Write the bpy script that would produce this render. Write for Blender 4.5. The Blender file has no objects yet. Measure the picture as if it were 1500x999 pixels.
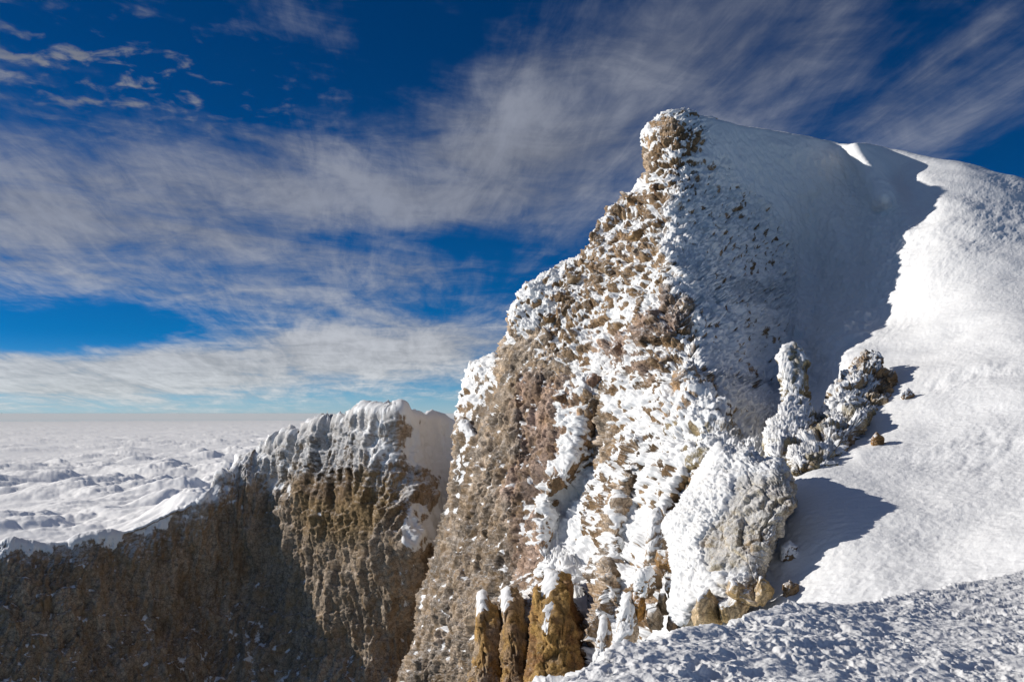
import bpy, math, time
import numpy as np
T0 = time.time()
QUAL = 1.5                      # mesh density
scene = bpy.context.scene
COL = scene.collection
f4 = np.float32
F = 1250.0                      # focal length in photo pixels (photo 1500 x 999)
CX, CY, HORIZON = 750.0, 499.5, 606.0
PITCH = math.atan((HORIZON - CY) / F)
CP, SP = math.cos(PITCH), math.sin(PITCH)
SUN_AZ, SUN_EL = math.radians(78), math.radians(22)   # sun to the left, slightly ahead
TO_SUN = np.array([-math.sin(SUN_AZ)*math.cos(SUN_EL), math.cos(SUN_AZ)*math.cos(SUN_EL), math.sin(SUN_EL)])

# ------------------------------------------------------------------ helpers
def unproj(px, py, d):
    """a point d metres in front of the viewpoint"""
    x = (px - CX) / F; y = (CY - py) / F
    return np.stack([x*d, (CP - y*SP)*d, (SP + y*CP)*d], -1)

rng0 = np.random.default_rng(7)
PERM = rng0.permutation(4096).astype(np.int64)
GR = rng0.normal(size=(4096, 3)); GR /= np.linalg.norm(GR, axis=1)[:, None]
GR = GR.astype(f4)
RND = rng0.random((4096, 8)).astype(f4)

def hsh(ix, iy, iz, seed=0):
    return PERM[(PERM[(PERM[(ix + seed*131) & 4095] + iy) & 4095] + iz) & 4095]

def perlin(P, seed=0):
    P = np.asarray(P, f4); I = np.floor(P).astype(np.int64); R = (P - I).astype(f4)
    w = R*R*R*(R*(R*6 - 15) + 10)
    out = np.zeros(P.shape[:-1], f4)
    for dx in (0, 1):
        wx = w[..., 0] if dx else 1 - w[..., 0]
        for dy in (0, 1):
            wy = w[..., 1] if dy else 1 - w[..., 1]
            for dz in (0, 1):
                wz = w[..., 2] if dz else 1 - w[..., 2]
                g = GR[hsh(I[..., 0]+dx, I[..., 1]+dy, I[..., 2]+dz, seed)]
                d = g[..., 0]*(R[..., 0]-dx) + g[..., 1]*(R[..., 1]-dy) + g[..., 2]*(R[..., 2]-dz)
                out += wx*wy*wz*d
    return out*1.6

def fbm(P, octv=4, seed=0, gain=0.5, lac=2.03):
    a, s, o = 1.0, 0.0, 0
    for k in range(octv):
        o = o + a*perlin(P*(lac**k) + 17.3*k, seed+k); s += a; a *= gain
    return o/s

def ridged(P, octv=4, seed=0, gain=0.5):
    a, s, o = 1.0, 0.0, 0
    for k in range(octv):
        o = o + a*(1 - 2*np.abs(perlin(P*(2.1**k) + 9.1*k, seed+k))); s += a; a *= gain
    return o/s

def worley(P, seed=0):
    """F1, F2, tilted facet height and a random number of the nearest cell"""
    P = np.asarray(P, f4); I = np.floor(P).astype(np.int64); R = (P - I).astype(f4)
    n = P.shape[:-1]
    d1 = np.full(n, 9, f4); d2 = np.full(n, 9, f4); fac = np.zeros(n, f4); rnd = np.zeros(n, f4)
    for dx in (-1, 0, 1):
        for dy in (-1, 0, 1):
            for dz in (-1, 0, 1):
                h = hsh(I[..., 0]+dx, I[..., 1]+dy, I[..., 2]+dz, seed)
                v = RND[h]
                ox = dx + v[..., 0] - R[..., 0]; oy = dy + v[..., 1] - R[..., 1]; oz = dz + v[..., 2] - R[..., 2]
                d = np.sqrt(ox*ox + oy*oy + oz*oz)
                near = d < d1
                d2 = np.where(near, d1, np.minimum(d2, d))
                g = GR[h]
                fac = np.where(near, -(g[..., 0]*ox + g[..., 1]*oy + g[..., 2]*oz), fac)
                rnd = np.where(near, v[..., 3], rnd)
                d1 = np.where(near, d, d1)
    return d1, d2, fac, rnd

def sstep(x, a, b):
    t = np.clip((x - a)/(b - a), 0, 1); return t*t*(3 - 2*t)

def tps(pts, X, Y, inv=True):
    """thin-plate interpolation of scattered (x, y, value); inv works on 1/value so planes stay planes"""
    p = np.array(pts, float); v = 1/p[:, 2] if inv else p[:, 2]
    n = len(p); S = 500.0
    x, y = p[:, 0]/S, p[:, 1]/S
    def U(r2): return np.where(r2 > 0, 0.5*r2*np.log(np.maximum(r2, 1e-12)), 0)
    K = U((x[:, None]-x)**2 + (y[:, None]-y)**2) + np.eye(n)*2e-4
    A = np.zeros((n+3, n+3)); A[:n, :n] = K
    A[:n, n] = 1; A[:n, n+1] = x; A[:n, n+2] = y; A[n:, :n] = A[:n, n:].T
    c = np.linalg.solve(A, np.r_[v, 0, 0, 0])
    Xs, Ys = X/S, Y/S
    o = c[n] + c[n+1]*Xs + c[n+2]*Ys
    for i in range(n): o = o + c[i]*U((Xs-x[i])**2 + (Ys-y[i])**2)
    return 1/o if inv else o

def poly_sd(poly, X, Y):
    """signed distance to a polygon, positive inside"""
    p = np.array(poly, f4); d = np.full(X.shape, 1e9, f4); ins = np.zeros(X.shape, bool)
    for i in range(len(p)):
        a, b = p[i], p[(i+1) % len(p)]
        ex, ey = b - a; wx, wy = X - a[0], Y - a[1]
        t = np.clip((wx*ex + wy*ey)/(ex*ex + ey*ey + 1e-9), 0, 1)
        d = np.minimum(d, (wx - t*ex)**2 + (wy - t*ey)**2)
        c = (a[1] <= Y) != (b[1] <= Y)
        ins ^= c & (wx < ex*wy/(ey if abs(ey) > 1e-9 else 1e-9))
    return np.where(ins, 1, -1)*np.sqrt(d)

def line_d(pts, X, Y):
    p = np.array(pts, f4); d = np.full(X.shape, 1e9, f4)
    for a, b in zip(p[:-1], p[1:]):
        ex, ey = b - a; wx, wy = X - a[0], Y - a[1]
        t = np.clip((wx*ex + wy*ey)/(ex*ex + ey*ey + 1e-9), 0, 1)
        d = np.minimum(d, (wx - t*ex)**2 + (wy - t*ey)**2)
    return np.sqrt(d)

def paint(field, X, Y, poly, value, feather=20):
    w = sstep(poly_sd(poly, X, Y), -feather, feather)
    if field.ndim == 3: w = w[..., None]
    return field*(1 - w) + np.asarray(value, f4)*w

def grid_normals(P):
    du = np.gradient(P, axis=1); dv = np.gradient(P, axis=0)
    n = np.cross(dv, du); n /= np.linalg.norm(n, axis=-1)[..., None] + 1e-12
    return n

def blur(A, k):
    for ax in (0, 1):
        pad = [(0, 0)]*A.ndim; pad[ax] = (k+1, k)
        c = np.cumsum(np.pad(A, pad, mode='edge'), axis=ax)
        n = A.shape[ax]
        A = (np.take(c, np.arange(2*k+1, 2*k+1+n), ax) - np.take(c, np.arange(0, n), ax))/(2*k+1)
    return A

def mesh_obj(name, V, Q, mat, parent=None, attrs=None, smooth=True):
    me = bpy.data.meshes.new(name)
    V = np.ascontiguousarray(V.reshape(-1, 3), f4); Q = np.ascontiguousarray(Q, np.int32)
    k = Q.shape[1]
    me.vertices.add(len(V)); me.vertices.foreach_set('co', V.ravel())
    me.loops.add(Q.size); me.loops.foreach_set('vertex_index', Q.ravel())
    me.polygons.add(len(Q)); me.polygons.foreach_set('loop_start', np.arange(0, Q.size, k, dtype=np.int32))
    me.polygons.foreach_set('use_smooth', np.full(len(Q), smooth))
    me.update(calc_edges=True)
    for n, a in (attrs or {}).items():
        a = np.asarray(a, f4)
        if a.ndim >= 2 and a.shape[-1] == 3:
            at = me.attributes.new(n, 'FLOAT_VECTOR', 'POINT'); at.data.foreach_set('vector', a.reshape(-1))
        else:
            at = me.attributes.new(n, 'FLOAT', 'POINT'); at.data.foreach_set('value', a.reshape(-1))
    me.materials.append(mat)
    ob = bpy.data.objects.new(name, me); COL.objects.link(ob)
    if parent is not None: ob.parent = parent
    return ob

def quads(nv, nu):
    i = np.arange(nv*nu).reshape(nv, nu)
    return np.stack([i[:-1, :-1], i[1:, :-1], i[1:, 1:], i[:-1, 1:]], -1).reshape(-1, 4)

def compact(V, Q, attrs):
    used = np.unique(Q); m = np.full(len(V), -1, np.int64); m[used] = np.arange(len(used))
    return V[used], m[Q], {k: a[used] for k, a in attrs.items()}

def structure(o): o['kind'] = 'structure'; return o

# ------------------------------------------------------------------ materials
def new_mat(name):
    m = bpy.data.materials.new(name); m.use_nodes = True
    nt = m.node_tree; nt.nodes.clear()
    return m, nt
class NG:
    def __init__(s, nt): s.nt = nt
    def n(s, t, **kw):
        nd = s.nt.nodes.new(t)
        for k, v in kw.items(): setattr(nd, k, v)
        return nd
    def l(s, a, b): s.nt.links.new(a, b)
    def put(s, sock, v):
        if isinstance(v, bpy.types.NodeSocket): s.l(v, sock)
        elif v is not None: sock.default_value = v
    def m(s, op, a, b=None, c=None, clamp=False):
        nd = s.n('ShaderNodeMath', operation=op, use_clamp=clamp)
        for i, v in enumerate((a, b, c)): s.put(nd.inputs[i], v)
        return nd.outputs[0]
    def vm(s, op, a, b=None):
        nd = s.n('ShaderNodeVectorMath', operation=op)
        s.put(nd.inputs[0], a); s.put(nd.inputs[1], b); return nd.outputs[0]
    def noise(s, vec, scale, detail=4, rough=0.55, dist=0.0):
        nd = s.n('ShaderNodeTexNoise'); s.put(nd.inputs['Vector'], vec)
        nd.inputs['Scale'].default_value = scale; nd.inputs['Detail'].default_value = detail
        nd.inputs['Roughness'].default_value = rough; nd.inputs['Distortion'].default_value = dist
        return nd.outputs[0]
    def vor(s, vec, scale, feature='F1', out='Distance'):
        nd = s.n('ShaderNodeTexVoronoi', feature=feature); s.put(nd.inputs['Vector'], vec)
        nd.inputs['Scale'].default_value = scale; return nd.outputs[out]
    def rng(s, v, a, b, c=0.0, d=1.0, smooth=True):
        nd = s.n('ShaderNodeMapRange', interpolation_type='SMOOTHSTEP' if smooth else 'LINEAR')
        s.put(nd.inputs[0], v)
        for i, x in enumerate((a, b, c, d)): nd.inputs[i+1].default_value = x
        return nd.outputs[0]
    def mix(s, f, a, b, blend='MIX'):
        nd = s.n('ShaderNodeMix', data_type='RGBA', blend_type=blend)
        s.put(nd.inputs[0], f); s.put(nd.inputs[6], a); s.put(nd.inputs[7], b)
        return nd.outputs[2]
    def attr(s, name, vec=False):
        nd = s.n('ShaderNodeAttribute', attribute_name=name); return nd.outputs['Vector' if vec else 'Fac']

SNOW = (0.77, 0.775, 0.78, 1)

def mountain_mat(name, scale, fine=0.35):
    """rock with a snow cover carried by the surface attributes 'snow' and 'rock'; scale = grain per metre"""
    m, nt = new_mat(name); g = NG(nt)
    geo = g.n('ShaderNodeNewGeometry'); pos = geo.outputs['Position']
    sn, rk = g.attr('snow'), g.attr('rock', True)
    n1 = g.noise(pos, scale*1.0, 5, 0.6); n2 = g.noise(pos, scale*4.0, 5, 0.65)
    crack = g.vor(pos, scale*0.9, 'DISTANCE_TO_EDGE')
    ck = g.rng(crack, 0.0, 0.06, 0.55, 1.0)
    tone = g.m('MULTIPLY', g.rng(n1, 0.25, 0.75, 0.62, 1.35), g.m('MULTIPLY', g.rng(n2, 0.3, 0.7, 0.7, 1.28), ck))
    rock = g.vm('MULTIPLY', rk, None)
    comb = g.n('ShaderNodeCombineXYZ')
    for i in range(3): g.l(tone, comb.inputs[i])
    g.l(comb.outputs[0], rock.node.inputs[1])
    warm = g.mix(g.rng(g.noise(pos, scale*0.35, 3), 0.45, 0.7, 0, 0.5), rock, (0.30, 0.19, 0.09, 1))
    sf = g.m('ADD', sn, g.m('MULTIPLY', g.m('SUBTRACT', n2, 0.5), fine*2))
    fac = g.rng(sf, 0.32, 0.70)
    wind = g.vm('DOT_PRODUCT', geo.outputs['Normal'], (-0.42, -0.25, 0.87)).node.outputs['Value']
    n3 = g.noise(pos, scale*7.0, 4, 0.7)
    dst = g.m('ADD', g.m('ADD', g.m('MULTIPLY', wind, 0.55), g.m('MULTIPLY', n3, 1.5)), g.m('ADD', g.m('MULTIPLY', n1, 0.5), g.m('MULTIPLY', g.attr('dust'), 0.9)))
    frost = g.m('MULTIPLY', g.rng(dst, 1.62, 2.15), 0.75)
    warm = g.mix(frost, warm, (0.64, 0.645, 0.655, 1))
    col = g.mix(fac, warm, SNOW)
    b = g.n('ShaderNodeBsdfPrincipled')
    g.l(col, b.inputs['Base Color'])
    g.put(b.inputs['Roughness'], g.rng(fac, 0, 1, 0.88, 0.62)); b.inputs['Specular IOR Level'].default_value = 0.2
    hgt = g.m('ADD', g.m('MULTIPLY', n2, g.rng(fac, 0, 1, 0.55, 0.30)), g.m('MULTIPLY', g.m('MULTIPLY', ck, 0.6), g.m('SUBTRACT', 1.0, fac)))
    bp = g.n('ShaderNodeBump'); bp.inputs['Strength'].default_value = 0.8; bp.inputs['Distance'].default_value = 0.16/scale
    g.l(hgt, bp.inputs['Height']); g.l(bp.outputs[0], b.inputs['Normal'])
    o = g.n('ShaderNodeOutputMaterial'); g.l(b.outputs[0], o.inputs[0])
    return m

def snow_mat(name, scale, dist):
    m, nt = new_mat(name); g = NG(nt)
    geo = g.n('ShaderNodeNewGeometry'); pos = geo.outputs['Position']
    n1 = g.noise(pos, scale, 6, 0.6); n2 = g.noise(pos, scale*5, 3, 0.6)
    b = g.n('ShaderNodeBsdfPrincipled')
    g.l(g.mix(g.rng(n1, 0.3, 0.7), (0.75, 0.755, 0.76, 1), (0.80, 0.80, 0.80, 1)), b.inputs['Base Color'])
    b.inputs['Roughness'].default_value = 0.6; b.inputs['Specular IOR Level'].default_value = 0.2
    bp = g.n('ShaderNodeBump'); bp.inputs['Strength'].default_value = 0.7; bp.inputs['Distance'].default_value = dist
    g.l(g.m('ADD', n1, g.m('MULTIPLY', n2, 0.3)), bp.inputs['Height']); g.l(bp.outputs[0], b.inputs['Normal'])
    o = g.n('ShaderNodeOutputMaterial'); g.l(b.outputs[0], o.inputs[0])
    return m

# rock colours
TAN = (0.37, 0.29, 0.215); GREY = (0.285, 0.225, 0.17); BROWN = (0.24, 0.158, 0.09)
OCHRE = (0.33, 0.20, 0.07); PINK = (0.40, 0.285, 0.22); OLIVE = (0.30, 0.25, 0.15); DARK = (0.12, 0.085, 0.06)

# ------------------------------------------------------------------ rock surface
def rock_disp(P, size, seed, warp=0.22):
    """blocky rock relief in units of size: tilted facets, cracks and grain"""
    W = P/size
    W = W + warp*np.stack([perlin(W*0.9, seed+50), perlin(W*0.9, seed+51), perlin(W*0.9, seed+52)], -1)
    a1, a2, fa, ra = worley(W, seed)
    b1, b2, fb, rb = worley(W*2.3 + 3.7, seed+3)
    h = 0.50*(ra - 0.5) + 0.34*fa - 0.40*(1 - sstep(a2 - a1, 0, 0.11))
    h2 = 0.42*(rb - 0.5) + 0.34*fb - 0.30*(1 - sstep(b2 - b1, 0, 0.12))
    return h + 0.36*h2, ra

def bedding(P, direction, step, seed):
    """stepped joints: a slow ramp with a sharp drop along a tilted direction"""
    d = np.array(direction, f4); d = d/np.linalg.norm(d)
    t = (P*d).sum(-1)/step + 0.9*fbm(P/(step*2.2), 3, seed)
    fr = t - np.floor(t)
    amp = RND[(np.floor(t).astype(np.int64)*37 + seed) & 4095, 1]
    return (fr - sstep(fr, 0.90, 1.0) - 0.45)*(0.3 + amp)

def resample(pts, n, wpy=1.0):
    p = np.array(pts, float); s = np.r_[0, np.cumsum(np.hypot(np.diff(p[:, 0])*(1 if wpy == 1 else 0.35), np.diff(p[:, 1])))]
    t = np.linspace(0, s[-1], n)
    return np.stack([np.interp(t, s, p[:, 0]), np.interp(t, s, p[:, 1])], -1)

def interp_u(pts, t, s): return np.stack([np.interp(t, s, pts[:, 0]), np.interp(t, s, pts[:, 1])], -1)

# ================================================================== MOUNTAIN (cliff, bowl, right-hand slope)
LEFT = [(990,172),(980,173),(965,180),(952,189),(944,204),(942,216),(941,234),(944,250),(940,262),(928,275),(915,290),(905,300),
        (893,312),(878,330),(862,350),(853,368),(845,381),(830,387.5),(800,401),(781,414),(766,422),(762,434),(750,447),(742,459),
        (738,484),(736,505),(735,525),(730,531),(718,533),(705,535),(692,539),(684,548),(681,570),(679,600),(675,630),(673,660),(668,690),
        (663,720),(655,760),(645,800),(632,840),(622,880),(612,920),(603,960),(590,1010),(565,1080),(540,1150)]
TOP = [(990,172),(1000,169.5),(1020,171),(1040,177),(1080,184),(1120,191),(1160,198),(1200,206),(1240,213.5),(1265,213),(1290,217),
       (1330,226),(1380,236),(1430,247),(1480,259),(1520,268),(1600,290),(1900,380)]
DEPTH = [(540,1150,118),(590,1010,120),(632,840,127),(664,720,132),(680,600,136),(684,548,140),(736,520,133),(742,460,131),(766,425,131),
  (830,388,131),(893,312,131),(942,235,130),(990,172,129),(1080,184,135),(1160,198,140),(1240,214,143),(1330,226,139),(1500,264,128),(1900,380,105),
  (700,900,104),(700,1100,96),(700,700,120),(740,600,121),(800,950,78),(800,1100,66),(800,800,92),(800,600,110),(800,480,122),
  (900,960,60),(900,1100,50),(900,800,74),(900,650,90),(900,500,104),(900,400,116),(950,300,123),
  (980,880,52),(1000,1000,42),(1000,750,63),(1000,600,77),(1010,500,87),(985,400,101),(975,300,115),(985,240,122),
  (1030,470,92),(1045,600,74),(1100,690,59),
  (1060,240,127),(1100,300,130),(1150,300,133),(1100,400,119),(1150,500,113),(1100,550,95),(1180,450,122),(1140,640,78),(1200,560,98),(1220,430,122),(1230,320,134),
  (1280,300,132),(1290,470,100),(1378,320,112),(1350,400,101),(1235,540,86),(1190,690,54),(1300,600,68),(1400,500,80),(1500,400,92),(1500,600,56),
  (1400,700,47.5),(1300,750,44),(1230,850,38),(1150,900,38),(1400,850,35),(1500,750,41),(1500,850,32),(1500,1100,20),(1200,1100,27),(1900,600,50),(1900,1100,17)]

RELIEF = [([(878,600),(890,690),(890,800),(868,900),(848,850),(806,800),(812,740),(850,680)], 6.0, 20), ([(908,720),(950,690),(955,780),(925,900),(888,930),(905,800)], 4.5, 14),
    ([(985,740),(1015,690),(1040,680),(1010,770),(985,850),(965,800)], 4.0, 9), ([(785,565),(860,555),(868,590),(800,604)], -1.2, 8), ([(795,690),(838,680),(842,716),(800,724)], -1.4, 8),
    ([(985,425),(1015,440),(1005,475),(975,500),(930,495),(950,465)], -1.5, 6), ([(1000,510),(1030,490),(1035,560),(1000,570)], -1.2, 6), ([(735,470),(800,480),(800,560),(760,620),(735,600)], -1.5, 16),
    ([(670,530),(737,525),(737,575),(700,640),(660,600)], 4.0, 8), ([(942,205),(1000,175),(1030,185),(1000,235),(944,252)], -1.2, 8), ([(700,640),(722,640),(735,560),(760,560),(745,700),(690,860),(660,860)], -1.4, 14)]
RIBS = [([(930,650),(908,740),(892,850),(875,965)], 2.6, 9), ([(800,720),(790,800),(800,840)], 1.6, 10), ([(835,790),(860,770),(880,700)], 1.2, 8), ([(700,690),(660,860),(620,990)], 1.2, 12), ([(760,640),(740,800),(735,860)], 1.2, 10),
    ([(972,372),(1012,425),(1025,480)], 1.2, 8), ([(1185,300),(1200,420),(1190,480)], -1.5, 16), ([(1254,214),(1274,245),(1293,286)], 8.0, 18), ([(1262,672),(1280,662)], 0.45, 10), ([(1312,600),(1324,594)], 0.4, 9), ([(1140,832),(1154,828)], 0.3, 11), ([(1138,888),(1154,882)], 0.25, 12), ([(1315,262),(1350,310)], -2.5, 20), ([(1230,330),(1240,420)], 1.6, 20), ([(1290,340),(1300,430)], 1.2, 18)]
def build_mountain(nu=660, nv=640):
    v = np.linspace(0, 1, nv); 
    u = np.r_[np.linspace(0, 0.70, int(nu*0.93)), np.linspace(0.70, 1, nu-int(nu*0.93)+1)[1:]]
    Lc = resample(LEFT, nv, 0.35)
    tp = np.array(TOP, float); s = np.r_[0, np.cumsum(np.hypot(*np.diff(tp, axis=0).T))]; s /= s[-1]
    Tc = interp_u(tp, u, s)
    tb = (Lc[:, 1]-Lc[0, 1])/(Lc[-1, 1]-Lc[0, 1])
    Rc = np.stack([np.full(nv, 1900.0), 380 + tb*(1150-380)], -1)
    Bc = np.stack([540 + u*(1900-540), np.full(len(u), 1150.0)], -1)
    U, V = np.meshgrid(u, tb)
    U3, V3 = U[..., None], V[..., None]
    XY = (1-U3)*Lc[:, None] + U3*Rc[:, None] + (1-V3)*Tc[None] + V3*Bc[None] \
        - ((1-U3)*(1-V3)*Lc[0] + U3*(1-V3)*Tc[-1] + (1-U3)*V3*Lc[-1] + U3*V3*Rc[-1])
    X, Y = XY[..., 0], XY[..., 1]
    D = tps(DEPTH, X, Y)
    for poly, off, fe in RELIEF: D = D + off*sstep(poly_sd(poly, X, Y), -fe, fe)
    for line, off, wd in RIBS: D = D - off*np.exp(-(line_d(line, X, Y)/wd)**2)
    # round the crest over and add the hidden far side
    eL = np.hypot(X - X[:, :1], Y - Y[:, :1]); eT = np.hypot(X - X[:1], Y - Y[:1])
    def rnd(e, w): q = np.clip(1 - e/w, 0, 1); return 1 - np.sqrt(np.maximum(1 - q*q, 0))
    D = D + 2.2*rnd(eL, 16) + 2.0*rnd(eT, 12)
    return X, Y, D, U, V

def pad_back(A, dx):           # helper: repeats the border, used for the far side of a crest
    return np.concatenate([np.repeat(A[:, :1], dx, 1), A], 1)

BACK_D = np.array([60, 30, 14, 6, 2.2, 0.7]); BACK_S = np.array([60, 26, 10, 3.5, 1.0, 0.2])

DUST = {}
WIND = np.array([-0.72, -0.30, -0.62], f4); WIND /= np.linalg.norm(WIND)
def mountain_fields(X, Y, P0):
    n1 = fbm(P0/8.0, 5, 31, 0.6); n2 = fbm(P0/8.0, 5, 41, 0.6)
    Xw = X + n1*34; Yw = Y + n2*34
    cov = np.full(X.shape, 1.0, f4)            # snow cover
    rg = np.full(X.shape, 0.12, f4)            # rock relief
    rc = np.zeros(X.shape + (3,), f4) + np.array(BROWN, f4)
    R = lambda fld, poly, val, fe=18: paint(fld, Xw, Yw, poly, val, fe)
    # the bowl: snow plastered with a few rocks showing
    bowl = [(1000,240),(1080,240),(1160,330),(1180,480),(1150,700),(1040,680),(1000,450),(960,330)]
    cov = R(cov, bowl, 0.885); rg = R(rg, bowl, 0.72)
    # lit face of the cliff
    face = [(930,230),(1000,170),(1030,240),(985,330),(985,390),(1025,440),(1030,520),(1060,620),(1100,680),(1040,760),(1000,900),(900,1010),(500,1200),(560,900),(660,560),(720,440),(850,340)]
    cov = R(cov, face, 0.625, 10); rg = R(rg, face, 1.0, 12)
    # bare grey-tan lower wall
    low = [(735,520),(770,500),(830,560),(800,640),(780,730),(775,860),(860,1010),(880,1200),(400,1200),(560,950),(660,650),(684,600)]
    cov = R(cov, low, 0.29, 22); rg = R(rg, low, 0.75, 22); rc = R(rc, low, GREY, 14)
    cov = R(cov, [(740,470),(800,470),(840,560),(800,620),(740,600),(720,540)], 0.32); rc = R(rc, [(735,470),(800,470),(840,560),(800,700),(740,680),(690,600)], TAN)
    rc = R(rc, [(770,560),(850,560),(850,660),(790,720),(795,840),(760,860),(750,700)], PINK, 12)
    cov = R(cov, [(795,590),(860,600),(830,660),(800,700),(785,640)], 0.25, 8)
    # snowy shoulder and knob
    cov = R(cov, [(750,430),(850,375),(840,410),(800,450),(760,490),(730,500)], 0.80, 8)
    cov = R(cov, [(670,530),(735,525),(735,570),(715,610),(680,640),(660,600)], 0.74, 6)
    cov = R(cov, [(672,600),(705,600),(690,700),(668,760)], 0.60, 8)
    # boulder band under the crest
    band = [(945,270),(990,330),(985,380),(940,400),(900,420),(870,470),(830,520),(790,510),(800,450),(850,390),(880,330)]
    cov = R(cov, band, 0.565, 10); rg = R(rg, band, 1.0, 10); rc = R(rc, band, BROWN, 10)
    # big pale slabs and reddish rock in the middle
    slab = [(985,425),(1015,440),(1005,475),(975,500),(930,495),(950,465)]
    cov = R(cov, slab, 0.34, 6); rc = R(rc, slab, PINK, 8)
    cov = R(cov, [(885,500),(915,500),(920,530),(890,525)], 0.25, 6); rc = R(rc, [(860,480),(930,490),(960,560),(900,560)], PINK, 10)
    cov = R(cov, [(960,510),(1030,500),(1040,580),(970,570)], 0.52, 8)
    # white ramps
    for val, ramp in zip((0.80, 0.68, 0.90, 0.92, 0.76), ([(905,455),(925,440),(870,560),(845,640),(815,640),(850,560)], [(920,560),(1060,590),(1040,620),(900,640),(850,650),(870,610)],
                 [(835,620),(880,610),(860,720),(880,800),(870,900),(830,850),(800,800),(800,720)], [(905,720),(960,700),(960,780),(930,900),(885,940),(900,820)],
                 [(1000,620),(1060,630),(1010,700),(990,760),(950,740),(975,680)])):
        cov = R(cov, ramp, val, 14); rg = R(rg, ramp, 0.55, 12)
    # ribs that stick through the snow
    for rib in ([(925,650),(935,660),(925,740),(905,760),(885,960),(870,960),(888,780),(905,700)], [(865,560),(900,560),(905,650),(880,680),(860,640)],
                [(955,740),(975,745),(972,800),(950,800)]):
        cov = R(cov, rib, 0.48, 6); rg = R(rg, rib, 0.9, 6); rc = R(rc, rib, TAN, 8)
    # olive band right of the middle
    cov = R(cov, [(985,640),(1070,610),(1090,650),(1030,690),(1000,680)], 0.50, 10); rc = R(rc, [(980,630),(1090,610),(1100,660),(1000,700)], OLIVE, 10)
    # summit block
    cov = R(cov, [(938,212),(962,218),(958,254),(938,254)], 0.0, 4); rc = R(rc, [(938,200),(962,215),(958,255),(938,255)], TAN, 5)
    cov = R(cov, [(940,160),(1045,160),(1045,240),(1000,250),(940,205)], 0.72, 8); cov = R(cov, [(960,176),(1002,174),(1005,195),(985,235),(965,235),(962,200)], 0.44, 6); rg = R(rg, [(940,160),(1030,160),(1020,235),(940,255)], 0.95, 8)
    # open slope and upper bowl: unbroken snow
    slope = [(1045,160),(1250,200),(1910,300),(1910,1200),(1100,1200),(1130,900),(1150,690),(1140,600),(1185,480),(1150,330),(1060,235)]
    cov = R(cov, slope, 1.35, 22); rg = R(rg, slope, 0.05, 16)
    strk = fbm((P0 + np.stack([P0[..., 2]*-0.25, P0[..., 2]*0, P0[..., 2]*-0.86], -1))/2.4, 4, 95, 0.6); blot = fbm(P0/6.5, 4, 96, 0.6)
    rc = rc*np.clip(1 + 0.75*strk + 0.55*blot, 0.35, 1.7)[..., None]
    rc = rc*(1 + 0.16*fbm(P0/3.3, 3, 94)[..., None]*np.array([1.0, 0.2, -0.9], f4))
    dust = np.full(X.shape, 0.34, f4)
    dust = R(dust, low, 0.24, 22); dust = R(dust, [(770,560),(850,560),(850,660),(790,720),(795,840),(760,860),(750,700)], 0.12, 12); dust = R(dust, bowl, 0.7)
    bigw = np.full(X.shape, 0.85, f4); bigw = R(bigw, band, 1.25); bigw = R(bigw, [(920,430),(1030,430),(1035,570),(880,560)], 0.9); bigw = R(bigw, low, 0.35)
    wlow = R(np.zeros(X.shape, f4), low, 1.0, 16)
    wface = R(np.zeros(X.shape, f4), face, 1.0, 16)*(1 - sstep(poly_sd([(930,160),(1050,160),(1040,235),(1000,262),(940,258)], X, Y), -14, 10))
    return cov, rg, rc, dust, bigw, wlow, wface

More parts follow.
